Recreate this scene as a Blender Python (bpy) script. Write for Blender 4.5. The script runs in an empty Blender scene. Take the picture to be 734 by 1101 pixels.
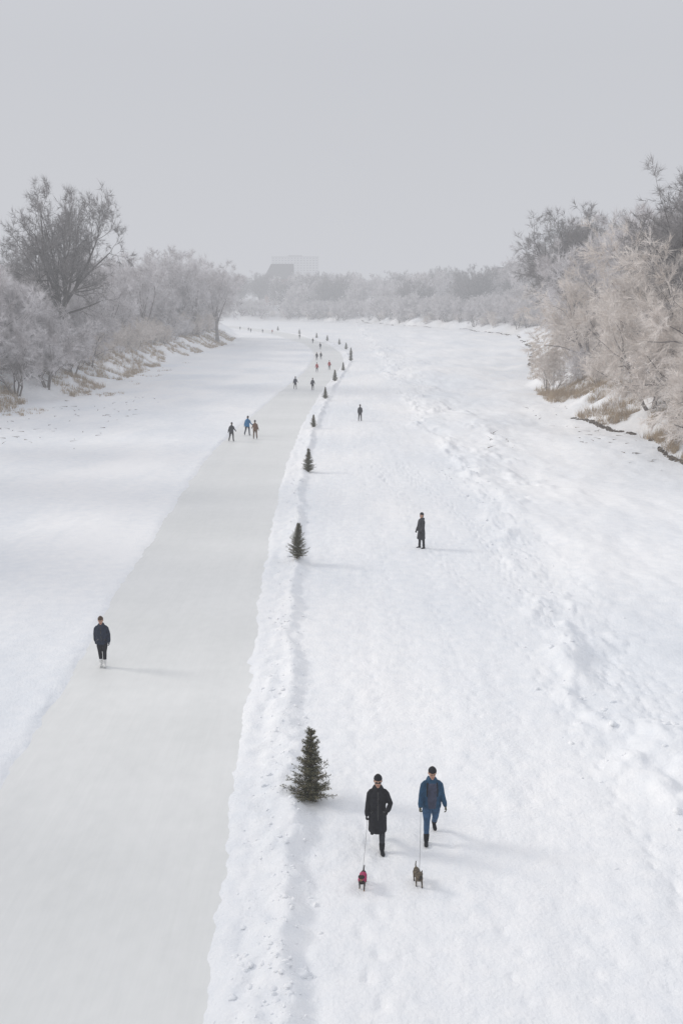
import bpy, bmesh, math, random, time
import numpy as np
from mathutils import Vector, Matrix
from mathutils.bvhtree import BVHTree
T0=time.time()
scene=bpy.context.scene
RNG=np.random.default_rng(7)
random.seed(7)
def link(o,parent=None):
    scene.collection.objects.link(o)
    if parent: o.parent=parent
    return o
# ------------------------------------------------------------ materials
def mat(name,c1,c2=None,scale=5.0,rough=0.8,bump=0.0,bscale=None,spec=0.3,detail=4):
    m=bpy.data.materials.new(name); m.use_nodes=True
    nt=m.node_tree; b=nt.nodes['Principled BSDF']
    b.inputs['Roughness'].default_value=rough
    b.inputs['Specular IOR Level'].default_value=spec
    if c2 is None: c2=tuple(min(1,c*0.8) for c in c1)
    tc=nt.nodes.new('ShaderNodeTexCoord')
    n=nt.nodes.new('ShaderNodeTexNoise'); n.inputs['Scale'].default_value=scale; n.inputs['Detail'].default_value=detail
    nt.links.new(tc.outputs['Object'],n.inputs['Vector'])
    r=nt.nodes.new('ShaderNodeValToRGB')
    r.color_ramp.elements[0].position=0.35; r.color_ramp.elements[1].position=0.65
    r.color_ramp.elements[0].color=(*c2,1); r.color_ramp.elements[1].color=(*c1,1)
    nt.links.new(n.outputs['Fac'],r.inputs['Fac'])
    nt.links.new(r.outputs['Color'],b.inputs['Base Color'])
    if bump>0:
        n2=nt.nodes.new('ShaderNodeTexNoise'); n2.inputs['Scale'].default_value=bscale or scale*3; n2.inputs['Detail'].default_value=3
        nt.links.new(tc.outputs['Object'],n2.inputs['Vector'])
        bp=nt.nodes.new('ShaderNodeBump'); bp.inputs['Strength'].default_value=bump; bp.inputs['Distance'].default_value=0.02
        nt.links.new(n2.outputs['Fac'],bp.inputs['Height']); nt.links.new(bp.outputs['Normal'],b.inputs['Normal'])
    return m
def snow_material():
    m=bpy.data.materials.new('snow'); m.use_nodes=True
    nt=m.node_tree; b=nt.nodes['Principled BSDF']; L=nt.links
    b.inputs['Roughness'].default_value=0.8; b.inputs['Specular IOR Level'].default_value=0.1
    tc=nt.nodes.new('ShaderNodeTexCoord')
    def noise(s,d,stretch=None):
        n=nt.nodes.new('ShaderNodeTexNoise'); n.inputs['Scale'].default_value=s; n.inputs['Detail'].default_value=d
        if stretch:
            mp=nt.nodes.new('ShaderNodeMapping'); mp.inputs['Scale'].default_value=stretch
            L.new(tc.outputs['Object'],mp.inputs['Vector']); L.new(mp.outputs['Vector'],n.inputs['Vector'])
        else: L.new(tc.outputs['Object'],n.inputs['Vector'])
        return n
    a=noise(0.10,6,(1,0.5,1)); f=noise(2.2,6)
    mx=nt.nodes.new('ShaderNodeMath'); mx.operation='ADD'
    m2=nt.nodes.new('ShaderNodeMath'); m2.operation='MULTIPLY'; m2.inputs[1].default_value=0.35
    L.new(f.outputs['Fac'],m2.inputs[0]); L.new(a.outputs['Fac'],mx.inputs[0]); L.new(m2.outputs[0],mx.inputs[1])
    r=nt.nodes.new('ShaderNodeValToRGB')
    r.color_ramp.elements[0].position=0.52; r.color_ramp.elements[0].color=(0.77,0.795,0.83,1)
    r.color_ramp.elements[1].position=0.80; r.color_ramp.elements[1].color=(0.90,0.90,0.905,1)
    L.new(mx.outputs[0],r.inputs['Fac']); L.new(r.outputs['Color'],b.inputs['Base Color'])
    h1=noise(1.3,7); h2=noise(11,5)
    s=nt.nodes.new('ShaderNodeMath'); s.operation='MULTIPLY_ADD'; s.inputs[1].default_value=0.40
    L.new(h2.outputs['Fac'],s.inputs[0]); L.new(h1.outputs['Fac'],s.inputs[2])
    bp=nt.nodes.new('ShaderNodeBump'); bp.inputs['Strength'].default_value=0.7; bp.inputs['Distance'].default_value=0.10
    L.new(s.outputs[0],bp.inputs['Height']); L.new(bp.outputs['Normal'],b.inputs['Normal'])
    return m
def ice_material():
    m=bpy.data.materials.new('skating_ice'); m.use_nodes=True
    nt=m.node_tree; b=nt.nodes['Principled BSDF']; L=nt.links
    b.inputs['Specular IOR Level'].default_value=0.25
    tc=nt.nodes.new('ShaderNodeTexCoord')
    def noise(s,d,st,rot=-2.5):
        n=nt.nodes.new('ShaderNodeTexNoise'); n.inputs['Scale'].default_value=s; n.inputs['Detail'].default_value=d
        mp=nt.nodes.new('ShaderNodeMapping'); mp.inputs['Scale'].default_value=st
        mp.inputs['Rotation'].default_value=(0,0,math.radians(rot))
        L.new(tc.outputs['Object'],mp.inputs['Vector']); L.new(mp.outputs['Vector'],n.inputs['Vector']); return n
    def madd(n,k,prev):
        x=nt.nodes.new('ShaderNodeMath'); x.operation='MULTIPLY_ADD'; x.inputs[1].default_value=k
        L.new(n.outputs['Fac'],x.inputs[0]); L.new(prev,x.inputs[2]); return x.outputs[0]
    c=noise(0.16,6,(0.5,1.0,1))
    v=madd(noise(1.0,6,(1.0,0.045,1)),.38,c.outputs['Fac'])
    v=madd(noise(15,3,(1,0.03,1)),.22,v); v=madd(noise(9,3,(1,0.06,1),14),.16,v); v=madd(noise(3,8,(1,.6,1)),.4,v)
    sc=nt.nodes.new('ShaderNodeMapRange'); sc.inputs['From Min'].default_value=.83; sc.inputs['From Max'].default_value=1.33
    L.new(v,sc.inputs['Value'])
    r=nt.nodes.new('ShaderNodeValToRGB')
    r.color_ramp.elements[0].position=0.0; r.color_ramp.elements[0].color=(0.69,0.70,0.69,1)
    r.color_ramp.elements[1].position=1.0; r.color_ramp.elements[1].color=(0.79,0.795,0.785,1)
    L.new(sc.outputs['Result'],r.inputs['Fac']); L.new(r.outputs['Color'],b.inputs['Base Color'])
    b.inputs['Roughness'].default_value=0.5
    bp=nt.nodes.new('ShaderNodeBump'); bp.inputs['Strength'].default_value=0.3; bp.inputs['Distance'].default_value=0.012
    L.new(v,bp.inputs['Height']); L.new(bp.outputs['Normal'],b.inputs['Normal'])
    return m
M_SNOW=snow_material(); M_ICE=ice_material()

# ------------------------------------------------------------ numpy noise
def vnoise(x,y,s=0):
    xi=np.floor(x); yi=np.floor(y); fx=x-xi; fy=y-yi
    fx=fx*fx*(3-2*fx); fy=fy*fy*(3-2*fy)
    def h(a,b):
        v=np.sin(a*127.1+b*311.7+s*74.7)*43758.5453
        return v-np.floor(v)
    return (h(xi,yi)*(1-fx)+h(xi+1,yi)*fx)*(1-fy)+(h(xi,yi+1)*(1-fx)+h(xi+1,yi+1)*fx)*fy
def fbm(x,y,o=4,s=0):
    v=0;a=0.5
    for i in range(o):
        v=v+a*(vnoise(x,y,s+i)*2-1); x,y=x*1.62-y*1.21+3.1,x*1.21+y*1.62+1.7; a*=0.5
    return v
def sst(a,b,x):
    t=np.clip((x-a)/(b-a),0,1); return t*t*(3-2*t)
# ------------------------------------------------------------ layout (metres)
_ys=np.arange(-200,900,1.0)
def curve(pts):
    p=np.array(pts,float); v=np.interp(_ys,p[:,0],p[:,1])
    k=np.ones(21)/21; vp=np.pad(v,10,mode='edge'); return np.convolve(vp,k,'valid')
_XR=curve([(-200,-1),(14.75,-2.24),(20.8,-2.6),(33.2,-3.1),(46.2,-3.57),(70.7,-4.2),(88.7,-4.1),(102,-3.8),(139,-2.7),(176,-.8),(204,.5),(241,0),(296,-4),(380,-16.5),(445,-31),(520,-55),(620,-110)])
_XL=curve([(-200,-7),(22.7,-8.4),(36.9,-9.3),(74,-10.6),(91,-10.3),(139,-8.3),(176,-6.5),(222,-6),(260,-7.5),(296,-11),(380,-25),(445,-41),(520,-66),(620,-122)])
def xr(y): return np.interp(y,_ys,_XR)
def xl(y): return np.interp(y,_ys,_XL)
RIVER=np.array([(-40,-400),(-38,0),(-38,60),(-37,109),(-33,130),(-34,180),(-34,222),(-32,290),(-36,360),(-48,450),(-80,520),(-150,560),(-500,600),
 (-500,730),(-150,700),(-40,650),(12,590),(33,500),(53,430),(60,351),(50,270),(38,204),(27,150),(23.3,120),(22.8,104),(23.7,92),(24.8,87),(24.6,74),(26,50),(32,0),(36,-400)],float)
def river_sd(X,Y):
    d=np.full(X.shape,1e9); ins=np.zeros(X.shape,bool); n=len(RIVER)
    for i in range(n):
        a=RIVER[i]; b=RIVER[(i+1)%n]; e=b-a
        t=np.clip(((X-a[0])*e[0]+(Y-a[1])*e[1])/(e@e),0,1)
        d=np.minimum(d,np.hypot(X-a[0]-t*e[0],Y-a[1]-t*e[1]))
        if a[1]!=b[1]:
            c=((a[1]>Y)!=(b[1]>Y))&(X<(b[0]-a[0])*(Y-a[1])/(b[1]-a[1])+a[0]); ins^=c
    return np.where(ins,-d,d)
FOOT=[]
for i in range(12):
    FOOT.append((random.uniform(0.4,7.0),random.uniform(-0.04,0.05),random.uniform(0,1)))
for i in range(13):
    FOOT.append((random.uniform(7.0,12),random.uniform(-0.14,-0.03),random.uniform(0,1)))
for i in range(3):
    FOOT.append((random.uniform(-18,-11.5),random.uniform(-0.08,0.04),random.uniform(0,1)))
def height(X,Y,sd=None):
    X=np.asarray(X,float);Y=np.asarray(Y,float)
    R=xr(Y);Lf=xl(Y); dr=X-R; dl=Lf-X; e=np.maximum(dr,dl)
    wob=0.20*fbm(X*.6+5,Y*.4,3,3)+0.16*fbm(X*3.1,Y*2.3,4,6)
    h=0.05+0.05*fbm(X/4,Y/6,4,1)
    pathm=sst(1.7,2.4,dr)*(1-sst(7.0,8.6,X+0*Y))
    h+=pathm*(0.034*fbm(X*2.2,Y*1.3,4,9)+0.06*fbm(X*0.8,Y*0.10,3,10))
    # berm on the right of the ice
    n1=0.30*fbm(Y/3.1,Y*0+3,3,31)+0.14*fbm(Y*1.7,Y*0,3,32)+0.10*fbm(X*2,Y*3,3,33)
    r=np.clip(dr/(1.3+n1),0,1)
    berm=(0.05*r+0.19*r**2.5)*(1-sst(1.22+n1,1.85+n1*1.2,dr))
    lum=fbm(X*2.6,Y*2.4,5,41)
    h+=berm*(1+0.7*fbm(X/1.5,Y/2.6,3,42))+(dr>0)*(1-sst(1.4+n1,2.2+n1,dr))*0.14*lum*sst(0,0.7,dr)
    h+=0.02*np.exp(-((dl-0.5)/0.4)**2)*(1+lum)
    lm=sst(0.4,4.5,dl); h+=lm*(0.06+0.26*fbm(X/6,Y/9,5,51)+0.06*fbm(X*0.9,Y*0.7,3,52))
    # ragged windrow on the right of the walking strip
    xw=8.2+1.6*fbm(Y/9,Y*0+9,4,61); q=X-xw
    h+=0.24*np.exp(-(q/0.75)**2)*np.clip(0.35+1.9*fbm(X*0.9,Y*0.55,4,62),0,1.5)
    h+=sst(0,1.6,q)*(0.16+0.75*fbm(X/7,Y/14,5,63)+0.12*np.abs(fbm(X*0.8,Y*0.5,4,64)))
    h+=0.36*np.clip(fbm(X/1.7+9,Y/2.6,4,71)-0.20,0,1)*sst(-1.4,0.5,q)*(1-sst(4,8,q))*2
    nearm=(Y<75)&(Y>0)
    if nearm.any():
        xx=X[nearm]; yy=Y[nearm]
        acc=np.zeros(xx.shape)
        for (x0,sl,ph) in FOOT:
            c=np.floor(yy/0.68+ph); yc=(c+0.5-ph)*0.68
            side=np.where(c%2==0,0.11,-0.11)+0.06*np.sin(c*3.7)+0.35*np.sin(c*.13+x0)
            xc=x0+sl*(yc-15)+side
            acc-=(0.028 if 0<x0<7 else .05)*np.exp(-(((xx-xc)/0.08)**2+((yy-yc)/0.15)**2)**2)
        h[nearm]+=acc
    lip=sst(-0.20,0.28,e+wob)
    h=-0.035+(h+0.035)*lip
    if sd is None: sd=river_sd(X,Y)
    far=sst(380,520,Y)
    bh=sst(0,9,sd)*3.4+sst(4,70,sd)*(2.6+3*far)+sst(0,4,sd)*1.2*fbm(X/3.5,Y/3.5,4,81)+sst(-5,0,sd)*0.18
    bh+=sst(60,400,sd)*3*fbm(X/150,Y/150,3,82)
    return h+bh
def hz(x,y): return float(height(np.array([float(x)]),np.array([float(y)]))[0])
# ------------------------------------------------------------ terrain
def grow_axis(a,b,s0,g,smax=1e9):
    o=[a];s=s0
    while o[-1]<b: o.append(o[-1]+s); s=min(s*g,smax)
    return np.array(o)
def raw_mesh(name,co,f,mats,mi=None,smooth=True):
    me=bpy.data.meshes.new(name)
    k=f.shape[1]
    me.vertices.add(len(co)); me.vertices.foreach_set('co',np.ascontiguousarray(co,np.float32).ravel())
    me.loops.add(f.size); me.loops.foreach_set('vertex_index',np.ascontiguousarray(f,np.int32).ravel())
    me.polygons.add(len(f)); me.polygons.foreach_set('loop_start',np.arange(0,f.size,k,dtype=np.int32))
    for m in mats: me.materials.append(m)
    if mi is not None: me.polygons.foreach_set('material_index',np.asarray(mi,np.int32))
    me.polygons.foreach_set('use_smooth',np.full(len(f),smooth))
    me.update(calc_edges=True); me.validate()
    return me
def grid_mesh(name,GX,GY,GZ,mats):
    ny,nx=GX.shape
    co=np.stack([GX.ravel(),GY.ravel(),GZ.ravel()],1).astype(np.float32)
    i=np.arange(ny-1)[:,None]*nx+np.arange(nx-1)[None,:]
    f=np.stack([i,i+1,i+nx+1,i+nx],-1).reshape(-1,4).astype(np.int32)
    return raw_mesh(name,co,f,mats)
xc=np.arange(-10.6,10.6,0.075)
xp=grow_axis(10.6,48,0.1,1.02,0.7); xp2=grow_axis(xp[-1]+1,3500,1.2,1.13)
xs=np.concatenate([-xp2[::-1],-xp[::-1],xc,xp,xp2]); xs=np.unique(np.round(xs,5))
yn=[10.0]
while yn[-1]<900: yn.append(yn[-1]*1.0052)
ys=np.concatenate([np.linspace(-200,9,70),np.array(yn),grow_axis(yn[-1]+8,4800,12,1.1)])
GX,GY=np.meshgrid(xs,ys)
GZ=height(GX,GY,river_sd(GX,GY))
link(bpy.data.objects.new('snow_ground',grid_mesh('snow_ground',GX,GY,GZ,[M_SNOW])))
yy=np.concatenate([np.arange(-60,60,1.0),np.arange(60,620,3.0)]); tt=np.linspace(0,1,9)
A=xl(yy)-0.5; B=xr(yy)+0.5
IX=A[:,None]*(1-tt)+B[:,None]*tt; IY=np.repeat(yy[:,None],9,1)
link(bpy.data.objects.new('ice_skating_trail',grid_mesh('ice_skating_trail',IX,IY,IX*0,[M_ICE])))
print('terrain',GX.size,time.time()-T0)
# ------------------------------------------------------------ chunks
def ico(sub):
    bm=bmesh.new(); bmesh.ops.create_icosphere(bm,subdivisions=sub,radius=1)
    v=np.array([x.co[:] for x in bm.verts]); f=np.array([[q.index for q in p.verts] for p in bm.faces]); bm.free(); return v,f
def chunks(name,P,S,m,sub=2,flat=0.7,jit=0.22,smooth=True):
    v,f=ico(sub); n=len(P); nv=len(v)
    V=np.repeat(v[None],n,0)*(1+RNG.normal(0,jit,(n,nv,1)))
    V=V*np.stack([RNG.uniform(.7,1.4,n),RNG.uniform(.7,1.4,n),RNG.uniform(.6,1.1,n)*flat],1)[:,None,:]
    V=V*np.asarray(S)[:,None,None]+np.asarray(P)[:,None,:]
    F=(f[None]+np.arange(n)[:,None,None]*nv).reshape(-1,3)
    return link(bpy.data.objects.new(name,raw_mesh(name,V.reshape(-1,3),F,[m],smooth=smooth)))
P=[];S=[]
for i in range(700):
    y=13+(random.random()**2.0)*60; x=float(xr(y))+abs(random.gauss(1.2,.4)) if random.random()<.8 else float(xr(y))+random.uniform(.3,1.6)
    P.append((x,y,0)); S.append(random.choice([.015,.02,.025,.03,.04,.06]))
for i in range(260):
    y=13+(random.random()**1.6)*70; x=8.3+random.gauss(0,1.0); P.append((x,y,0)); S.append(random.choice([.02,.03,.04,.06,.10]))
P+=[(-0.72,15.9,0),(-0.66,16.1,0),(-1.2,15.4,0)]; S+=[.13,.07,.06]
P=np.array(P,float); P[:,2]=height(P[:,0],P[:,1])
chunks('snow_chunks',P,S,M_SNOW,2,.75,.12)
M_SOIL=mat('bank_soil',(.19,.16,.13),(.07,.055,.045),3,.95)
right=sorted([tuple(p) for p in RIVER if p[0]>0 and p[1]<600],key=lambda p:p[1])
left=sorted([tuple(p) for p in RIVER[:13]],key=lambda p:p[1])
def along(poly,y0,y1,n,off,sc):
    out=[];p=np.array(poly)
    for i in range(n):
        y=random.uniform(y0,y1); x=float(np.interp(y,p[:,1],p[:,0])); out.append((x+random.gauss(off,sc)+.8*float(fbm(np.array([y/4.]),np.array([7.]),3,8)[0]),y))
    return out
E=along(right,60,100,900,.5,.12)+along(right,180,600,1300,.6,.2)
E=[(x,y) for x,y in E if fbm(np.array([y/5.]),np.array([0.]),4,5)[0]>(-.06 if y<130 else .08)]
E=np.array(E); zz=height(E[:,0],E[:,1]); ss=np.where(E[:,1]<130,RNG.uniform(.04,.16,len(E)),RNG.uniform(.1,.3,len(E)))
chunks('eroded_riverbank',np.c_[E,zz+ss*.3],ss,M_SOIL,1,.8,.25,False)
# ------------------------------------------------------------ slivers (twigs / grass / needles)
def slivers(P,D,Ln,W):
    P=np.asarray(P,float);D=np.asarray(D,float);n=len(P)
    D=D/np.linalg.norm(D,axis=1,keepdims=True)
    r=RNG.normal(size=(n,3)); s=np.cross(D,r); s/=np.linalg.norm(s,axis=1,keepdims=True)+1e-9
    W=np.broadcast_to(W,(n,))[:,None]; Ln=np.broadcast_to(Ln,(n,))[:,None]
    V=np.stack([P-s*W/2,P+s*W/2,P+D*Ln],1)
    return V.reshape(-1,3),np.arange(3*n).reshape(-1,3)
M_GRASS=mat('dry_grass',(.50,.40,.28),(.33,.25,.17),1.2,.9)
gp=[];gd=[];gl=[]
def grass(poly,sgn,y0,y1,n,dmin,dmax,hh=.9,th=-.02):
    p=np.array(poly)
    Y=y0+(y1-y0)*RNG.uniform(0,1,n)**1.35; X=np.interp(Y,p[:,1],p[:,0])+sgn*RNG.uniform(dmin,dmax,n)
    keep=fbm(X/5.,Y/5.,3,15)>th; X=X[keep];Y=Y[keep]; Z=height(X,Y)
    for x,y,z in zip(X,Y,Z):
        k=random.randint(7,16); H=random.uniform(.45,1)*hh
        for j in range(k):
            a=random.uniform(0,6.28); rr=random.uniform(0,.35)
            gp.append((x+rr*math.cos(a),y+rr*math.sin(a),z-.05)); gd.append((random.gauss(0,.3),random.gauss(0,.3),1)); gl.append(H*random.uniform(.6,1.2))
grass(left,-1,98,330,6500,.2,8,1.0,-.06); grass(left,1,105,200,500,-.5,4,.5,.1); grass(right,1,62,300,3200,.9,8,1.0); grass(right,1,72,130,2600,.8,7,1.15,-.12)
V,F=slivers(gp,gd,np.array(gl),.034)
link(bpy.data.objects.new('dry_grass',raw_mesh('dry_grass',V,F,[M_GRASS],smooth=False)))
gp=[];gd=[];gl=[]
for (x0,x1,y0,y1,n) in [(-34,-22,80,130,80),(12,15,82,90,14),(20,25,70,110,50)]:
    for i in range(n):
        x=random.uniform(x0,x1);y=random.uniform(y0,y1); gp.append((x,y,hz(x,y)+.03)); gd.append((random.gauss(0,1),random.gauss(0,1),.12)); gl.append(random.uniform(.2,.9))
V,F=slivers(gp,gd,np.array(gl),.07)
link(bpy.data.objects.new('fallen_twigs',raw_mesh('fallen_twigs',V,F,[M_SOIL],smooth=False)))
print('grass',time.time()-T0)
# ------------------------------------------------------------ deciduous trees
M_BARK=mat('dark_bark',(.10,.085,.078),(.05,.042,.038),2,.95)
M_BARKF=mat('frosted_bark',(.26,.23,.22),(.11,.095,.09),1.2,.95)
M_TWD=mat('bare_twigs',(.30,.28,.28),(.16,.145,.14),.5,.95)
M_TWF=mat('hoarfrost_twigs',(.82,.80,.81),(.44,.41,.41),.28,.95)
M_TWW=mat('sun_tinted_hoarfrost_twigs',(.90,.85,.81),(.58,.52,.47),.3,.95)  # sunlight painted in: paler, warmer copy of the frost colour
class Acc:
    def __init__(s): s.v=[];s.f=[];s.n=0;s.tp=[];s.td=[];s.fm=[]
    def tube(s,pts,rs,k,mi):
        base=s.n
        for i,p in enumerate(pts):
            t=(pts[min(i+1,len(pts)-1)]-pts[max(i-1,0)]).normalized()
            a=t.orthogonal().normalized(); b=t.cross(a)
            for j in range(k):
                an=6.2832*j/k; s.v.append((p+(a*math.cos(an)+b*math.sin(an))*rs[i])[:])
        for i in range(len(pts)-1):
            for j in range(k):
                j2=(j+1)%k; s.f.append((base+i*k+j,base+i*k+j2,base+(i+1)*k+j2,base+(i+1)*k+j)); s.fm.append(mi)
        s.n+=len(pts)*k
def rnd(): return Vector((random.gauss(0,1),random.gauss(0,1),random.gauss(0,1)))
def make_tree(name,seed,H,stems,r0,nc,ratio,ang,up,wob,tw,twl,tww,mats,trunkf=.5,thick=2,tmin=.45,tws=.45,spread=(.15,.55),lv0=(.85,1.1)):
    random.seed(seed); A=Acc()
    segs=[7,6,5,4,3]; ks=[8,5,4,3,3]; mx=len(nc)
    def grow(p,d,L,r,lv):
        sg=segs[min(lv,4)]; pts=[p]; rs=[r]; ds=[d]
        for i in range(sg):
            d=(d+rnd()*wob[min(lv,len(wob)-1)]+Vector((0,0,up[min(lv,len(up)-1)]))).normalized()
            p=p+d*(L/sg); pts.append(p); rs.append(r*(1-.7*(i+1)/sg)); ds.append(d)
        A.tube(pts,rs,ks[min(lv,4)],0 if lv<thick else 1)
        if lv>=mx-1:
            for j in range(tw):
                t=random.uniform(.1,1)*sg; i=min(int(t),sg-1); q=pts[i].lerp(pts[i+1],t-i)
                A.tp.append(q[:]); A.td.append((ds[i+1]+rnd()*tws)[:])
        if lv>=mx: return
        for j in range(nc[lv]):
            t=(random.uniform(.22,1) if lv else random.uniform(tmin,1))*sg
            if j==0: t=sg*.999
            i=min(int(t),sg-1); q=pts[i].lerp(pts[i+1],t-i); rr=rs[i]+(rs[i+1]-rs[i])*(t-i)
            dd=ds[i+1]; a=math.radians(random.uniform(*ang[min(lv,len(ang)-1)]))*(.4 if j==0 else 1)
            if lv==0 and mx>=4:
                az=2.4*j+random.uniform(-.3,.3); o=(Vector((math.cos(az),math.sin(az),0))-dd*dd.dot(Vector((math.cos(az),math.sin(az),0)))).normalized()
            else: o=dd.cross(rnd()).normalized()
            nd=(dd*math.cos(a)+o*math.sin(a)).normalized()
            f=ratio[min(lv,len(ratio)-1)]*random.uniform(.85,1.12)*((1.15-.45*t/sg) if lv else 1)
            grow(q,nd,L*f,max(rr*.62,.009),lv+1)
    for s in range(stems):
        a=6.28*s/stems+random.uniform(-.4,.4); sp=(0.05 if stems==1 else random.uniform(*spread))
        d=Vector((math.cos(a)*sp,math.sin(a)*sp,1)).normalized()
        grow(Vector((math.cos(a)*.3*(stems>1),math.sin(a)*.3*(stems>1),-.4)),d,H*trunkf*random.uniform(*lv0),r0*random.uniform(.75,1),0)
    v=np.array(A.v); f=np.array(A.f)
    f=np.concatenate([f[:,[0,1,2]],f[:,[0,2,3]]]); fm=np.array(A.fm+A.fm)
    V,F=slivers(A.tp,A.td,RNG.uniform(.5,1.1,len(A.tp))*twl,tww)
    co=np.concatenate([v,V]); ff=np.concatenate([f,F+len(v)]); mi=np.concatenate([fm,np.ones(len(F))])
    top=co[:,2].max(); co=co*(H/top)
    return raw_mesh(name,co,ff,mats,mi,smooth=False)
BIG=[make_tree('tall_bare_tree_mesh',s,26,1,.85,[11,9,6,5],[1.30,.46,.5,.5],[(12,46),(30,62)],[.0,.05,.05,.03],[.04,.10,.15,.2],8,1.0,.034,[M_BARK,M_TWD],trunkf=.29,tmin=.45,thick=3) for s in (11,13)]
BIGF=[make_tree('tall_frosted_tree_mesh',s,24,1,.6,[8,7,6,4],[1.25,.5,.52,.5],[(12,48),(25,60)],[.0,.06,.05,.02],[.05,.13,.16,.2],10,1.1,.042,[M_BARKF,M_TWF],trunkf=.32) for s in (21,22,23)]
MED=[make_tree('frosted_tree_mesh',s,13,4,.20,[7,6,5],[.62,.52,.5],[(20,55),(25,65)],[.02,.05,.02],[.1,.16,.2],17,.9,.036,[M_BARKF,M_TWF],thick=2,tmin=.25) for s in (31,32,33,34)]
WARM=[make_tree('sun_tinted_frosted_tree_mesh',s,15,3,.28,[8,7,6],[.66,.55,.5],[(25,68),(25,65)],[.0,.02,-.02],[.12,.18,.2],18,.9,.034,[M_BARKF,M_TWW],thick=2,tmin=.25) for s in (41,42)]
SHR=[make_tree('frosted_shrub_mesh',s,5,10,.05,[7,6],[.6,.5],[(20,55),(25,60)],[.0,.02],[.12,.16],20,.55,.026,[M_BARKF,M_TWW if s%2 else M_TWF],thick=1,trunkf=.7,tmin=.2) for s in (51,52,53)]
print('trees',time.time()-T0,[len(m.polygons) for m in BIG+BIGF+MED+WARM+SHR])
random.seed(99)
def place(me,name,x,y,s=1,rz=None,parent=None,sz=None,sink=.1,tilt=0):
    o=bpy.data.objects.new(name,me); o.location=(x,y,hz(x,y)-sink)
    o.rotation_euler=(0,tilt,random.uniform(0,6.28) if rz is None else rz); o.scale=(s,s,sz or s)
    return link(o,parent)
place(BIG[0],'tall_bare_tree',-40.5,147,.84,1.0,None,1.06)
place(BIG[1],'tall_bare_tree',-52,166,.72,2.4)
for x,y,s in [(-38,268,1.0),(-43,262,.98),(-35,285,.98),(-47,235,.92),(-41,215,.82),(-52,205,.82),(-42,186,.70),(-40,320,.95),(-46,300,1.0),(-47,172,.66),(-50,140,.62),(-54,128,.6)]:
    place(random.choice(BIGF),'tall_frosted_tree',x,y,s)
for x,y,s in [(-38.6,119,.72),(-37,126,.66),(-38.5,133,.7),(-42,124,.95),(-45,131,1.0),(-42.5,113,.9),(-47,118,1.05),(-37.5,140,.62),(-44,139,.95),(-38.5,154,.85)]:
    place(random.choice(MED),'frosted_tree',x,y,s)
for x,y,s in [(-46,30,.9),(-44,52,.85),(-49,70,.95),(-45,84,.6),(-50,8,.9),(-48,-15,.9)]:
    place(random.choice(BIG+BIGF),'tall_bare_tree',x,y,s)
for x,y,s,m in [(35.5,102,.84,0),(41,117,.93,1),(38.8,172,1.0,0),(45,188,.98,1),(53,185,.88,0),(45,138,.9,1),(32.5,90,.60,1)]:
    place(BIG[m],'tall_bare_tree',x,y,s)
for x,y,s in [(30.2,99,1.05),(33.5,104,1.05),(35,116,1.15),(31.5,124,1.0),(29.4,85,.82),(27.2,73,.66),(30.5,68,.8),(28.3,91,.74),(32,80,1.0)]:
    place(random.choice(WARM),'frosted_tree',x,y,s,tilt=-.12)
for x,y,s in [(50,215,.95),(58,262,.95),(44,158,.88),(50,150,.92),(66,300,.98),(37,150,.8)]:
    place(random.choice(BIGF),'tall_frosted_tree',x,y,s)
for x,y,s in [(26.8,128,1.25),(28.8,112,.8),(27.5,69,.8),(27.5,62,.8),(28.6,120,1.0),(26.8,78,.5)]:
    place(random.choice(SHR),'frosted_shrub',x,y,s)
def wood(name,poly,sgn,y0,y1,n,d0,d1,protos,s0,s1,pw=1.0):
    e=bpy.data.objects.new(name,None); link(e); p=np.array(poly)
    for i in range(n):
        y=y0+(y1-y0)*random.random()**pw; d=random.uniform(d0,d1); x=float(np.interp(y,p[:,1],p[:,0]))+sgn*d
        g=1+.35*min(max((y-150)/120,0),1)
        place(random.choice(protos),'frosted_tree_part',x,y,random.uniform(s0,s1)*g,None,e)
wood('left_bank_woodland',left,-1,100,340,200,9,42,MED,.75,1.05,1.3)
wood('left_bank_thicket',left,-1,100,330,150,6,14,SHR,.6,1.1,1.3)
wood('right_bank_woodland',right,1,85,420,95,11,45,MED+WARM+[BIGF[1]],.75,1.1)
wood('right_bank_thicket',right,1,95,420,90,7,13,SHR,.5,1.1)
e=link(bpy.data.objects.new('distant_treeline',None))
far=[(60,351),(53,430),(33,500),(12,590),(-40,650),(-150,700),(-300,715)]
for i in range(560):
    k=random.random()*(len(far)-1); a=int(k); t=k-a
    x=far[a][0]*(1-t)+far[a+1][0]*t; y=far[a][1]*(1-t)+far[a+1][1]*t
    d=random.uniform(5,90) if i%3 else random.uniform(4,16)
    nx,ny=(1,.45) if a<2 else ((.45,1) if a==2 else (.15,1))
    x+=nx*d; y+=ny*d
    place(random.choice(MED+SHR) if d<16 else random.choice(BIGF+BIGF+BIG+MED),'far_tree_part',x,y,random.uniform(.78,1.05),None,e)
e=link(bpy.data.objects.new('background_treeline',None))
for i in range(110):
    x=random.uniform(-420,-62); place(random.choice(BIGF+MED),'far_tree_part',x,random.uniform(340,min(490,400+abs(x)*.5)),random.uniform(.65,.9),None,e)
print('placed',time.time()-T0)
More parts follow.
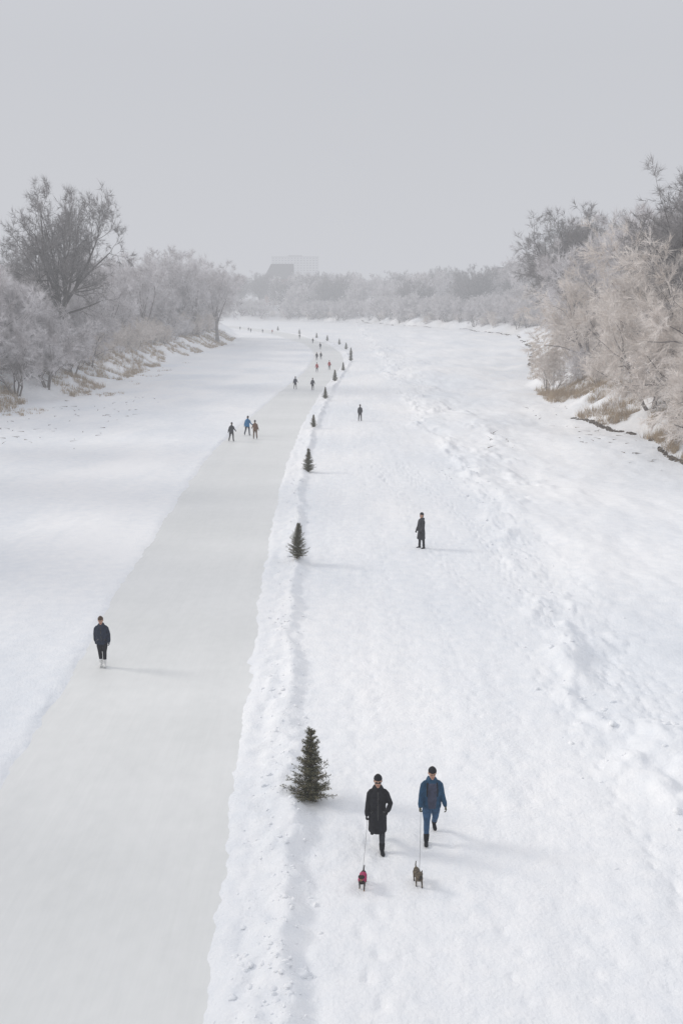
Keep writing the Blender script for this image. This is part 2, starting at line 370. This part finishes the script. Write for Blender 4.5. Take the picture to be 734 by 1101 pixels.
# ------------------------------------------------------------ conifers
M_NEED=mat('spruce_needles',(.085,.095,.055),(.035,.045,.028),6,.8)
M_NEEDT=mat('spruce_needle_tips',(.28,.24,.15),(.13,.125,.08),8,.8)
M_TRUNK=mat('spruce_trunk',(.16,.11,.07),(.08,.05,.03),20,.9)
def make_conifer(name,seed,H=2.0,R=.55):
    random.seed(seed); A=Acc()
    A.tube([Vector((0,0,-.15)),Vector((0,0,H*.5)),Vector((.02,0,H*.97))],[.035,.022,.006],6,0)
    P=[];D=[];M=[]
    z=.10
    while z<H*.95:
        t=z/H; rad=R*min(1,.78+1.6*t)*(1-t)**.95*random.uniform(.8,1.1)+.02
        nb=int(9-4*t)
        a0=random.uniform(0,6.28)
        for b in range(nb):
            a=a0+6.28*b/nb+random.uniform(-.35,.35); L=rad*random.choice([.6,.8,.95,1.05,1.25])*random.uniform(.9,1.1)+.04
            rise=random.uniform(.05,.55)+.6*t
            d=Vector((math.cos(a),math.sin(a),rise)).normalized()
            p0=Vector((0,0,z+random.uniform(-.04,.04))); n=5; pts=[p0+d*L*i/n+Vector((0,0,-.06*L*math.sin(3.14*i/n))) for i in range(n+1)]
            A.tube(pts,[.009*(1-i/n)+.002 for i in range(n+1)],3,0)
            side=d.cross(Vector((0,0,1))).normalized()
            tw=[(pts[0],pts[-1])]
            for i in range(1,n+1):
                for sgn in(-1,1):
                    ll=L*.38*(1.15-i/n)*random.uniform(.6,1.2)+.03
                    q=pts[i-1].lerp(pts[i],random.random()); tw.append((q,q+(d*.8+side*sgn*.8+Vector((0,0,random.uniform(-.3,.3)))).normalized()*ll))
            for (u,w) in tw:
                dd=w-u; ll=dd.length; k=max(5,int(ll/.011)); dn=dd.normalized()
                for i in range(k):
                    s=random.random(); q=u+dd*s; o=dn.cross(rnd()).normalized()
                    P.append(q[:]); D.append((dn*.8+o*.9)[:]); M.append(2 if (s>.55 and random.random()<.6) or random.random()<.15 else 1)
        z+=.08*(1-.3*t)
    for i in range(60):
        P.append((0.02,0,H*random.uniform(.88,1))); D.append((random.gauss(0,.5),random.gauss(0,.5),1)); M.append(2)
    v=np.array(A.v); f=np.array(A.f); f=np.concatenate([f[:,[0,1,2]],f[:,[0,2,3]]])
    V,F=slivers(P,D,RNG.uniform(.04,.065,len(P)),.012)
    mi=np.concatenate([np.zeros(len(f)),M])
    return raw_mesh(name,np.concatenate([v,V]),np.concatenate([f,F+len(v)]),[M_TRUNK,M_NEED,M_NEEDT],mi,False)
CON=[make_conifer('spruce_mesh',3,2.0,.60),make_conifer('spruce_mesh',4,2.0,.64)]
print('conifer',len(CON[0].polygons),time.time()-T0)
random.seed(5)
for i,(x,y,h) in enumerate([(-.75,22.45,1.98),(-2.06,44.9,1.72),(-2.4,70.7,1.75),(-2.7,96,1.25),(-2.0,124,1.5),(-1.0,153.5,1.8),(.3,176,1.5),(1.9,208,1.9),(2.2,232,1.8),(1.2,262,1.8),(-.6,290,1.8),(-4.5,320,1.9),(-8.5,345,1.9),(-16,385,2.0),(-27,430,2.0)]):
    o=place(CON[i%2],'spruce_tree',x,y,h/2,None,None,h/2,.05)
    o.rotation_euler=(random.uniform(-.04,.04),random.uniform(-.04,.04),random.uniform(0,6))
# ------------------------------------------------------------ figure building
def frame(t,ref):
    a=ref-t*ref.dot(t)
    if a.length<1e-4: a=t.orthogonal()
    a.normalize(); return a,t.cross(a).normalized()
class Parts:
    def __init__(s): s.v=[];s.f=[];s.m=[]
    def chain(s,pts,rad,mi,n=12,ref=(1,0,0),cap=1.0):
        pts=[Vector(p) for p in pts]; rad=[(r,r) if not isinstance(r,tuple) else r for r in rad]; ref=Vector(ref)
        rings=[]
        t0=(pts[1]-pts[0]).normalized(); t1=(pts[-1]-pts[-2]).normalized()
        r0=min(rad[0])*cap; r1=min(rad[-1])*cap
        rings.append((pts[0]-t0*r0*.8,(rad[0][0]*.6,rad[0][1]*.6),t0))
        for i,p in enumerate(pts):
            t=(pts[min(i+1,len(pts)-1)]-pts[max(i-1,0)]).normalized(); rings.append((p,rad[i],t))
        rings.append((pts[-1]+t1*r1*.8,(rad[-1][0]*.6,rad[-1][1]*.6),t1))
        b=len(s.v)
        for (p,r,t) in rings:
            a,c=frame(t,ref)
            for j in range(n):
                an=6.28318*j/n; s.v.append(p+a*(math.cos(an)*r[0])+c*(math.sin(an)*r[1]))
        k=len(rings)
        for i in range(k-1):
            for j in range(n):
                j2=(j+1)%n; s.f.append((b+i*n+j,b+i*n+j2,b+(i+1)*n+j2,b+(i+1)*n+j)); s.m.append(mi)
        v0=len(s.v); s.v.append(pts[0]-t0*r0); s.v.append(pts[-1]+t1*r1)
        for j in range(n):
            j2=(j+1)%n
            s.f.append((b+j2,b+j,v0)); s.m.append(mi)
            s.f.append((b+(k-1)*n+j,b+(k-1)*n+j2,v0+1)); s.m.append(mi)
    def ball(s,c,r,mi,n=10):
        c=Vector(c); r=r if isinstance(r,tuple) else (r,r,r)
        s.chain([c-Vector((0,0,r[2]*.45)),c,c+Vector((0,0,r[2]*.45))],[(r[0]*.85,r[1]*.85),(r[0],r[1]),(r[0]*.85,r[1]*.85)],mi,n,cap=r[2]*.55/(min(r[0],r[1])*.85))
    def mesh(s):
        me=bpy.data.meshes.new('p'); me.from_pydata([v[:] for v in s.v],[],s.f)
        me.polygons.foreach_set('material_index',s.m); me.update(); return me
def fuse(parts,vox,smooth=2):
    """union the closed parts into ONE continuous skin, keep colours by nearest source face"""
    me=parts.mesh()
    if vox is None: return [(tuple(v.co)) for v in me.vertices],[tuple(p.vertices) for p in me.polygons],list(parts.m)
    o=bpy.data.objects.new('tmp',me); scene.collection.objects.link(o)
    m=o.modifiers.new('r','REMESH'); m.mode='VOXEL'; m.voxel_size=vox
    if smooth:
        s=o.modifiers.new('s','SMOOTH'); s.factor=.5; s.iterations=smooth
    dg=bpy.context.evaluated_depsgraph_get(); ev=o.evaluated_get(dg); m2=bpy.data.meshes.new_from_object(ev)
    bvh=BVHTree.FromPolygons([v for v in parts.v],parts.f)
    vs=[tuple(v.co) for v in m2.vertices]; fs=[];ms=[]
    for p in m2.polygons:
        fs.append(tuple(p.vertices)); h=bvh.find_nearest(p.center); ms.append(parts.m[h[2]] if h[2] is not None else 0)
    bpy.data.objects.remove(o); bpy.data.meshes.remove(m2)
    return vs,fs,ms
def assemble(name,groups,mats,M):
    V=[];F=[];MI=[]
    for vs,fs,ms in groups:
        b=len(V); V+=vs; F+=[tuple(i+b for i in f) for f in fs]; MI+=ms
    me=bpy.data.meshes.new(name); me.from_pydata(V,[],F)
    for m in mats: me.materials.append(m)
    me.polygons.foreach_set('material_index',MI); me.polygons.foreach_set('use_smooth',[True]*len(F))
    me.transform(M); me.update()
    return link(bpy.data.objects.new(name,me))
def cloth(name,c,d=.65,rough=.85): return mat(name,c,tuple(x*d for x in c),9,rough,1.0,10,.2)
SKIN=mat('skin',(.50,.30,.22),(.42,.24,.17),20,.5)
BLACK=cloth('black_cloth',(.022,.023,.028)); CHAR=cloth('charcoal_cloth',(.045,.047,.055)); NAVY=cloth('navy_cloth',(.025,.035,.06))
BLUE=cloth('blue_jacket_cloth',(.028,.08,.15)); SLATE=cloth('slate_cloth',(.07,.078,.12)); JEAN=cloth('blue_jeans',(.05,.11,.21))
BROWN=cloth('brown_cloth',(.14,.08,.045)); OCHRE=cloth('ochre_jacket_cloth',(.18,.10,.06)); RED=cloth('red_jacket_cloth',(.42,.04,.04)); PINK=cloth('pink_dog_coat',(.50,.06,.16))
TEAL=cloth('bright_blue_cloth',(.03,.17,.36)); WHITE=mat('white_skate_leather',(.75,.75,.74),None,10,.4); STEEL=mat('blade_steel',(.4,.42,.45),None,10,.3)
HAIR=mat('brown_hair',(.10,.06,.035),(.04,.025,.015),40,.7); GLASS=mat('dark_lens',(.01,.01,.012),None,5,.15,spec=.6); LIP=mat('lips',(.38,.14,.12),None,20,.6)
GLOVE=cloth('dark_glove',(.02,.02,.022)); TANG=cloth('olive_glove',(.10,.09,.05))
def rad(a): return math.radians(a)
def person(name,x,y,yaw,h,jacket,pants,boots,hat,glove=None,legs=((0,5),(0,5)),arms=((5,12,15,0),(5,12,15,0)),lean=0,long=False,front=None,
           skates=False,glasses=False,head=(0,0),spread=2,vox=(.014,.007,.005),z=None,toque=True,hairlen=0,scarf=None,bulk=1.0):
    if glove is None: glove=jacket
    mats=[jacket,pants,boots,SKIN,hat,glove,HAIR,GLASS,front or jacket,LIP,STEEL,scarf or jacket]
    Rl=Matrix.Rotation(rad(lean),4,'X')
    pel=Vector((0,0,.93))
    def up(p): return pel+(Rl@(Vector(p)-pel))
    B=Parts();Hd=Parts();Hn=Parts()
    lowest=1e9; legpts=[]
    for i,s in enumerate((-1,1)):
        a,k=legs[i]; a=rad(a);k=rad(k); sx=math.sin(rad(spread))*s
        hip=Vector((s*.095,0,.90)); kn=hip+Vector((sx,-math.sin(a),-math.cos(a))).normalized()*.41
        an=kn+Vector((sx,-math.sin(a-k),-math.cos(a-k))).normalized()*.41
        q=max(0,(k-a)-rad(8))*.9
        fd=Vector((s*.12,-math.cos(q),-math.sin(q))).normalized()
        dn=(Vector((0,0,-1))-fd*Vector((0,0,-1)).dot(fd)).normalized() if abs(fd.z)<.95 else Vector((0,1,0))
        heel=an+dn*.055-fd*.05; toe=an+dn*.062+fd*.165
        lowest=min(lowest,heel.z-.045,toe.z-.04)
        legpts.append((hip,kn,an,heel,toe,fd,dn))
        mid=hip.lerp(kn,.5); cal=kn.lerp(an,.35)+Vector((0,.01,0))
        B.chain([hip+Vector((-s*.01,0,.03)),mid,kn,cal,an],[(.100*bulk,.102),(.090*bulk,.094),.071,.068,.050],1)
        B.chain([an+(kn-an)*.30,an+dn*.02],[.068,.056],2)
        B.chain([heel,an+dn*.05+fd*.03,toe-fd*.05,toe],[(.042,.042),(.045,.05),(.05,.036),(.042,.028)],2)
        if skates:
            b0=heel+dn*.075-fd*.03; b1=toe+dn*.06+fd*.04
            Hn.chain([b0,b0.lerp(b1,.5)+dn*.004,b1],[(.004,.018)]*3,10,8,ref=(1,0,0))
            Hn.chain([heel+dn*.02,heel+dn*.07],[.018,.012],10,6); Hn.chain([toe-fd*.06+dn*.02,toe-fd*.06+dn*.065],[.016,.012],10,6)
    if skates: lowest=min(min(l[3].z,l[4].z) for l in legpts)-.095
    T=[]
    if long:
        T=[((0,-.02,.48),(.205,.21)),((0,-.015,.62),(.20,.19)),((0,0,.78),(.20,.168)),((0,0,.93),(.182,.155))]
    else: T=[((0,0,.79),(.185*bulk,.158)),((0,0,.86),(.192*bulk,.164)),((0,0,.95),(.180*bulk,.155))]
    T+=[((0,0,1.06),(.166*bulk,.14)),((0,-.005,1.13),(.180*bulk,.147)),((0,-.005,1.22),(.172*bulk,.143)),((0,-.005,1.31),(.180,.145)),((0,0,1.38),(.152,.122)),((0,.005,1.44),(.11,.10)),((0,.005,1.48),(.082,.082))]
    B.chain([up(p) for p,_ in T],[r for _,r in T],0,20,cap=.25)
    B.chain([up((0,0,.86)),up((0,0,1.0))],[(.16,.13),(.15,.12)],1,16)
    if front:
        B.chain([up((0,-.062,.84)),up((0,-.062,1.06)),up((0,-.062,1.3)),up((0,-.05,1.40))],[(.135,.115),(.13,.10),(.14,.10),(.10,.085)],8,14,cap=.3)
        for s in(-1,1): B.chain([up((s*.115,-.135,1.12)),up((s*.12,-.135,1.28)),up((s*.11,-.085,1.42))],[.014]*3,4,6)
    else:
        B.chain([up((0,-.158 if not long else -.172,.80)),up((0,-.147,1.06)),up((0,-.155,1.3)),up((0,-.12,1.42))],[.010]*4,7,6)
        for s in(-1,1): B.chain([up((s*.10,-.15,.99)),up((s*.15,-.115,.93))],[.014,.014],7,6)
    B.chain([up((0,.0,1.45)),up((0,-.005,1.525))],[(.085,.085),(.072,.074)],11,14,cap=.2)
    B.chain([up((-.10,.05,1.43)),up((-.05,.10,1.46)),up((0,.115,1.465)),up((.05,.10,1.46)),up((.10,.05,1.43))],[.032,.048,.053,.048,.032],0,10)
    hands=[]
    for i,s in enumerate((-1,1)):
        p,b,e,inn=[rad(q) for q in arms[i]]
        sh=up((s*.165,0,1.355))
        d1=Vector((s*math.sin(b),-math.sin(p)*math.cos(b),-math.cos(p)*math.cos(b))); el=sh+d1*.27
        b2=b-inn; pe=p+e
        d2=Vector((s*math.sin(b2),-math.sin(pe)*math.cos(b2),-math.cos(pe)*math.cos(b2))).normalized(); wr=el+d2*.25
        B.chain([up((s*.09,0,1.40)),up((s*.14,0,1.385)),sh+d1*.03,sh.lerp(el,.55),el,el.lerp(wr,.4),el.lerp(wr,.75),wr],[.058,.062,.070*bulk,.062*bulk,.058,.056,.058,.044],0,12)
        rf=Vector((0,-1,0)) if abs(d2.y)<.75 else Vector((0,0,1))
        w=(rf-d2*rf.dot(d2)).normalized(); n=d2.cross(w).normalized()
        if n.x*s>0: n=-n
        Hn.chain([wr-d2*.03,wr+d2*.02,wr+d2*.055,wr+d2*.09],[(.028,.024),(.034,.02),(.042,.019),(.040,.016)],5,12,ref=w)
        for k,(ln) in enumerate([.068,.078,.072,.056]):
            bp=wr+d2*.088+w*(.031-.0205*k)
            c1,c2,c3=(rad(25),rad(60),rad(95)) if i==1 else (rad(55),rad(110),rad(165))
            p1=bp+(d2*math.cos(c1)+n*math.sin(c1))*ln*.42; p2=p1+(d2*math.cos(c2)+n*math.sin(c2))*ln*.32; p3=p2+(d2*math.cos(c3)+n*math.sin(c3))*ln*.26
            Hn.chain([bp,p1,p2,p3],[.0105,.0098,.009,.008],5,8)
        tb=wr+d2*.03+w*.034; t1=tb+(d2*.65+w*.6+n*.35).normalized()*.035; t2=t1+(d2*.85+w*.15+n*.5).normalized()*.032
        Hn.chain([tb,t1,t2],[.014,.012,.010],5,8)
        hands.append(wr+d2*.10+n*.025)
    nb=up((0,0,1.49)); Rh=Rl@Matrix.Rotation(rad(head[0]),4,'Z')@Matrix.Rotation(rad(head[1]),4,'X')
    def hp(q): return nb+(Rh@(Vector(q)-Vector((0,0,1.50))))*1.07
    hr=(Rh@Vector((1,0,0)))[:]
    Hd.chain([up((0,.01,1.45)),hp((0,0,1.57))],[.056,.052],3,12)
    def hc(K,mi,n,**kw): Hd.chain([hp(p) for p,_ in K],[(r[0]*1.07,r[1]*1.07) if isinstance(r,tuple) else r*1.07 for _,r in K],mi,n,**kw)
    hc([((0,-.045,1.535),(.036,.035)),((0,-.03,1.56),(.054,.062)),((0,-.012,1.60),(.067,.082)),((0,0,1.65),(.074,.094)),((0,.003,1.70),(.070,.088)),((0,.005,1.735),(.045,.058))],3,18,ref=hr)
    hc([((0,-.092,1.648),.007),((0,-.108,1.622),.012),((0,-.105,1.612),.011)],3,8,ref=hr)
    for s in(-1,1):
        hc([((s*.076,.005,1.61),(.008,.014)),((s*.082,.008,1.635),(.009,.018)),((s*.078,.01,1.655),(.008,.012))],3,8,ref=hr)
        hc([((s*.018,-.095,1.664),.004),((s*.045,-.086,1.664),.004)],6,6,ref=hr)
        if glasses:
            hc([((s*.012,-.098,1.643),(.010,.010)),((s*.033,-.095,1.642),(.017,.014)),((s*.052,-.083,1.643),(.014,.012))],7,10,ref=(0,0,1)); hc([((s*.055,-.08,1.648),.005),((s*.08,0,1.65),.005)],7,6)
        else: Hd.ball(hp((s*.030,-.089,1.643)),(.010,.007,.006),7,8)
    if glasses: hc([((-.02,-.101,1.646),.006),((.02,-.101,1.646),.006)],7,6)
    hc([((-.022,-.088,1.583),.005),((0,-.097,1.583),.007),((.022,-.088,1.583),.005)],9,6,ref=(0,0,1))
    hc([((0,.035,1.56-hairlen),(.058,.05)),((0,.03,1.61),(.078,.07)),((0,.018,1.67),(.081,.086)),((0,.012,1.72),(.064,.072))],6,16,ref=hr)
    if toque:
        hc([((0,.006,1.675),(.087,.104)),((0,.01,1.70),(.088,.105))],4,18,ref=hr,cap=.2)
        hc([((0,.008,1.69),(.084,.100)),((0,.01,1.725),(.080,.094)),((0,.014,1.752),(.060,.070))],4,18,ref=hr,cap=.5)
    groups=[fuse(B,vox[0],2),fuse(Hd,vox[1],1),fuse(Hn,vox[2],0)]
    S=h/1.77
    zz=hz(x,y) if z is None else z
    M=Matrix.Translation((x,y,zz-lowest*S-.012))@Matrix.Rotation(rad(yaw),4,'Z')@Matrix.Diagonal((S,S,S,1))
    o=assemble(name,groups,mats,M)
    return o,[M@q for q in hands]
w,wh=person('walking_woman',.80,20.2,0,1.80,BLACK,CHAR,BLACK,BLACK,GLOVE,legs=((-14,48),(13,6)),arms=((-2,10,10,4),(8,24,72,40)),long=True,glasses=True,head=(0,6),hairlen=.05,spread=0,vox=(.012,.007,.005),bulk=1.06)
m,mh=person('walking_man',2.02,20.6,2,1.80,BLUE,JEAN,BLACK,BLACK,TANG,legs=((20,10),(-12,34)),arms=((2,14,30,6),(-4,16,34,4)),front=SLATE,head=(3,10),lean=3,bulk=1.18,vox=(.012,.007,.005))
sk,_=person('ice_skater',-8.0,31.7,6,1.74,NAVY,BLACK,WHITE,HAIR,NAVY,legs=((4,14),(12,16)),arms=((-22,14,20,14),(-8,16,28,14)),lean=7,skates=True,spread=-2,z=0,head=(0,5),vox=(.016,.009,.006),bulk=1.12)
st,_=person('standing_man',3.95,48,-55,1.80,CHAR,BLACK,BLACK,BLACK,GLOVE,legs=((2,3),(-3,3)),arms=((8,8,20,10),(8,8,25,10)),long=True,vox=(.02,.01,.008))
FV=(.026,.014,None)
person('distant_walker',1.9,102,175,1.72,CHAR,BLACK,BLACK,BLACK,legs=((14,6),(-10,30)),arms=((12,10,45,10),(-12,10,45,10)),vox=FV)
person('ice_skater',-9.65,87,170,1.66,CHAR,BLACK,BLACK,BLACK,legs=((16,22),(-14,20)),arms=((20,16,30,0),(-25,16,30,0)),lean=14,skates=True,z=0,vox=FV,spread=4,bulk=1.12)
person('ice_skater',-8.62,91,168,1.78,TEAL,NAVY,BLACK,BLACK,legs=((18,24),(-18,22)),arms=((22,16,30,0),(-25,14,30,0)),lean=16,skates=True,z=0,vox=FV,spread=4,bulk=1.12)
person('ice_skater',-7.7,88.5,185,1.68,OCHRE,BROWN,BLACK,BLACK,legs=((-10,24),(18,20)),arms=((-20,16,30,0),(25,16,30,0)),lean=12,skates=True,z=0,vox=FV,spread=4,bulk=1.12)
for (x,y,yaw,j,p) in [(-6.5,141,170,NAVY,BLACK),(-4.0,139,178,CHAR,BLACK),(-4.3,176,0,RED,BLACK),(-2.2,182,0,RED,CHAR),(-5.2,212,0,BLACK,BLACK),(-4.4,215,0,CHAR,BLACK),
      (-5.5,262,0,NAVY,BLACK),(-8.5,300,10,BLACK,BLACK),(-14,338,10,BLACK,NAVY),(-27,395,20,RED,BLACK),(-31,398,20,BLACK,BLACK),(-36,402,20,BLACK,BLACK),(-39,425,20,NAVY,BLACK),(-44,440,20,BLACK,BLACK)]:
    a=random.choice([-1,1])
    person('distant_skater',x,y,yaw,random.uniform(1.65,1.82),j,p,BLACK,BLACK,legs=((14*a,14),(-14*a,20)),arms=((15,16,25,0),(-12,16,25,0)),lean=8,vox=(.05,.03,None),z=0 if y<300 else None)
print('people',time.time()-T0)
# ------------------------------------------------------------ dogs
FURB=mat('black_fur',(.045,.038,.035),(.018,.015,.014),30,.9,.8,60); FURT=mat('tan_fur',(.28,.16,.08),(.16,.09,.045),30,.9,.8,60); FURG=mat('grizzled_fur',(.17,.14,.10),(.05,.042,.035),25,.9,.8,60)
def dog(name,x,y,yaw,S,body,face,coat,up_ears=True):
    P=Parts()
    P.chain([(0,.18,.225),(0,.09,.215),(0,-.02,.205),(0,-.12,.20),(0,-.175,.215)],[(.058,.052),(.068,.058),(.074,.068),(.080,.084),(.062,.062)],0,14)
    if coat: P.chain([(0,.11,.228),(0,-.02,.218),(0,-.11,.215),(0,-.155,.235)],[(.080,.064),(.088,.076),(.092,.086),(.072,.064)],2,14,cap=.3)
    P.chain([(0,-.15,.25),(0,-.20,.315)],[(.052,.05),(.042,.04)],2 if coat else 0,10)
    P.chain([(0,-.185,.345),(0,-.215,.352),(0,-.25,.342)],[(.046,.038),(.056,.048),(.044,.038)],0,12)
    P.chain([(0,-.255,.335),(0,-.295,.322),(0,-.315,.320)],[(.032,.029),(.025,.023),(.021,.020)],1,10)
    P.ball((0,-.334,.327),(.010,.008,.008),3,8)
    for s in(-1,1):
        P.ball((s*.022,-.262,.358),(.007,.006,.007),3,6)
        if up_ears: P.chain([(s*.028,-.205,.38),(s*.038,-.20,.405),(s*.044,-.20,.425)],[(.020,.010),(.014,.007),(.005,.004)],0,8)
        else: P.chain([(s*.036,-.205,.385),(s*.058,-.215,.37),(s*.062,-.22,.335)],[(.014,.010),(.016,.008),(.012,.006)],0,8)
        f=.035*s
        P.chain([(s*.052,-.125,.19),(s*.056,-.105-f*.3,.115),(s*.054,-.125-f,.06),(s*.054,-.13-f,.016)],[(.028,.036),(.020,.022),(.016,.016),(.015,.015)],0,10)
        P.chain([(s*.054,-.13-f,.012),(s*.054,-.158-f,.010)],[(.017,.012),(.015,.009)],1,8)
        P.chain([(s*.046,.14,.20),(s*.058,.10+f*.5,.125),(s*.056,.168+f,.07),(s*.056,.152+f,.016)],[(.036,.05),(.026,.032),(.016,.016),(.015,.015)],0,10)
        P.chain([(s*.056,.152+f,.012),(s*.056,.125+f,.010)],[(.017,.012),(.015,.009)],1,8)
    P.chain([(0,.20,.245),(0,.245,.29),(.01,.255,.35),(.01,.235,.375)],[.017,.014,.012,.008],0,8)
    g=fuse(P,.006,1)
    M=Matrix.Translation((x,y,hz(x,y)-.004))@Matrix.Rotation(rad(yaw),4,'Z')@Matrix.Diagonal((S,S,S,1))
    assemble(name,[g],[body,face,PINK,GLASS],M)
    return M@Vector((0,-.13,.31))
d1=dog('small_dog',.44,18.75,-8,.95,FURB,FURT,True,False)
d2=dog('small_dog',1.60,18.85,8,1.0,FURG,FURB,False,True)
M_LEASH=mat('leash_webbing',(.16,.16,.17),None,30,.8)
for h0,d in ((wh[0],d1),(mh[0],d2)):
    A=Acc(); pts=[]
    for i in range(13):
        t=i/12; q=h0.lerp(d,t); q.z-=.10*math.sin(3.14159*t); pts.append(q)
    A.tube(pts,[.004]*13,6,0)
    me=bpy.data.meshes.new('dog_leash'); me.from_pydata(A.v,[],A.f); me.materials.append(M_LEASH); link(bpy.data.objects.new('dog_leash',me))
# ------------------------------------------------------------ buildings
M_CONC=mat('concrete_wall',(.40,.40,.41),(.34,.34,.35),.1,.9); M_WIN=mat('window_glass',(.24,.25,.27),None,1,.2); M_ROOF=mat('dark_roof',(.10,.095,.095),None,.5,.9); M_BRICK=mat('brick_wall',(.30,.15,.11),(.23,.11,.08),.3,.9)
def boxmesh(name,bxs,m,parent):
    bm=bmesh.new()
    for (x0,x1,y0,y1,z0,z1) in bxs:
        vs=[bm.verts.new(p) for p in [(x0,y0,z0),(x1,y0,z0),(x1,y1,z0),(x0,y1,z0),(x0,y0,z1),(x1,y0,z1),(x1,y1,z1),(x0,y1,z1)]]
        for f in [(3,2,1,0),(4,5,6,7),(0,1,5,4),(1,2,6,5),(2,3,7,6),(3,0,4,7)]: bm.faces.new([vs[i] for i in f])
    me=bpy.data.meshes.new(name); bm.to_mesh(me); bm.free(); me.materials.append(m); link(bpy.data.objects.new(name,me),parent)
def building(name,x,y,w,d,h,floors,cols,wall):
    e=link(bpy.data.objects.new(name,None)); e.location=(x,y,hz(x,y)-2)
    boxmesh('walls',[(-w/2,w/2,0,d,0,h)],wall,e)
    boxmesh('roof',[(-w/2-.4,w/2+.4,-.4,d+.4,h,h+.8),(-w*.15,w*.15,d*.3,d*.7,h+.8,h+3)],M_ROOF,e)
    W=[];fh=h/floors;cw=w/cols
    for i in range(floors):
        for j in range(cols):
            x0=-w/2+j*cw+cw*.25; W.append((x0,x0+cw*.5,-.12,.05,i*fh+fh*.3,i*fh+fh*.8))
    boxmesh('windows',W,M_WIN,e)
building('apartment_building',-68,1500,68,24,70,20,15,M_CONC)
building('brick_apartment_building',104,600,26,16,24,7,7,M_BRICK)
e=link(bpy.data.objects.new('gabled_brick_hall',None)); e.location=(-50,810,hz(-50,810)-1)
boxmesh('walls',[(-11,11,0,16,0,22)],M_BRICK,e)
boxmesh('windows',[(-9+i*4,-7+i*4,-.1,.05,9+k*5,12+k*5) for i in range(5) for k in range(2)],M_WIN,e)
me=bpy.data.meshes.new('roof'); me.from_pydata([(-12,-.8,22),(12,-.8,22),(12,16.8,22),(-12,16.8,22),(-6,8,34),(12,8,34)],[],[(0,1,5,4),(3,4,5,2),(0,4,3),(1,2,5),(3,2,1,0)]); me.materials.append(M_ROOF); link(bpy.data.objects.new('roof',me),e)
# ------------------------------------------------------------ mist
mm=bpy.data.materials.new('glowing_mist'); mm.use_nodes=True; nt=mm.node_tree
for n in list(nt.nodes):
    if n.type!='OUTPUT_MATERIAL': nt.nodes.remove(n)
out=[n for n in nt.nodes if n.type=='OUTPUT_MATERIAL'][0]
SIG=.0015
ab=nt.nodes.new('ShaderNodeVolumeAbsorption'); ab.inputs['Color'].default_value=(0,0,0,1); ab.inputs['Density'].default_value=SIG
em=nt.nodes.new('ShaderNodeEmission'); em.inputs['Color'].default_value=(.61,.622,.66,1); em.inputs['Strength'].default_value=SIG  # emission stands in for light scattered by the haze, adds ambient glow
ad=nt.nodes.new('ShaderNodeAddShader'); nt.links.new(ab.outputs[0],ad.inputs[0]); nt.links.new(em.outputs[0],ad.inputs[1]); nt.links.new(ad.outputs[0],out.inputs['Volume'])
bm=bmesh.new(); bmesh.ops.create_cube(bm,size=1); me=bpy.data.meshes.new('glowing_mist'); bm.to_mesh(me); bm.free(); me.materials.append(mm)
o=link(bpy.data.objects.new('glowing_mist',me)); o.scale=(6800,5200,130); o.location=(0,2300,55)
# ------------------------------------------------------------ light
EL=27; AZ=-76   # veiled sun to the left, a little ahead
w=bpy.data.worlds.new('World'); scene.world=w; w.use_nodes=True; nt=w.node_tree
bg=nt.nodes['Background']; sky=nt.nodes.new('ShaderNodeTexSky'); sky.sky_type='NISHITA'; sky.sun_disc=False
sky.sun_elevation=rad(EL); sky.sun_rotation=rad(AZ%360); sky.dust_density=4; sky.air_density=1
nt.links.new(sky.outputs[0],bg.inputs['Color']); bg.inputs['Strength'].default_value=.08
tc=nt.nodes.new('ShaderNodeTexCoord'); sp=nt.nodes.new('ShaderNodeSeparateXYZ'); nt.links.new(tc.outputs['Generated'],sp.inputs[0])
mr=nt.nodes.new('ShaderNodeMapRange'); mr.inputs['From Min'].default_value=.22; mr.inputs['From Max'].default_value=.95; mr.inputs['To Min'].default_value=1.0; mr.inputs['To Max'].default_value=1.72
nt.links.new(sp.outputs['Z'],mr.inputs['Value'])
b2=nt.nodes.new('ShaderNodeBackground'); b2.inputs['Color'].default_value=(.615,.625,.66,1); nt.links.new(mr.outputs['Result'],b2.inputs['Strength'])
mx=nt.nodes.new('ShaderNodeMixShader'); mx.inputs[0].default_value=.88
nt.links.new(bg.outputs[0],mx.inputs[1]); nt.links.new(b2.outputs[0],mx.inputs[2]); nt.links.new(mx.outputs[0],nt.nodes['World Output'].inputs['Surface'])
ld=bpy.data.lights.new('sun','SUN'); ld.energy=2.1; ld.angle=rad(15); ld.color=(1,.95,.88)
lo=link(bpy.data.objects.new('sun',ld)); Sd=Vector((math.sin(rad(AZ))*math.cos(rad(EL)),math.cos(rad(AZ))*math.cos(rad(EL)),math.sin(rad(EL))))
lo.rotation_euler=Sd.to_track_quat('Z','Y').to_euler(); lo.location=(-60,20,60)
cam=bpy.data.cameras.new('camera'); cam.sensor_fit='VERTICAL'; cam.sensor_height=36; cam.lens=35; cam.clip_end=9000; cam.clip_start=.1
co=link(bpy.data.objects.new('camera',cam)); co.location=(0,0,12); co.rotation_euler=(rad(90-11.9),0,0); scene.camera=co
scene.view_settings.view_transform='Standard'; scene.view_settings.look='None'; scene.view_settings.exposure=0
print('done',time.time()-T0)
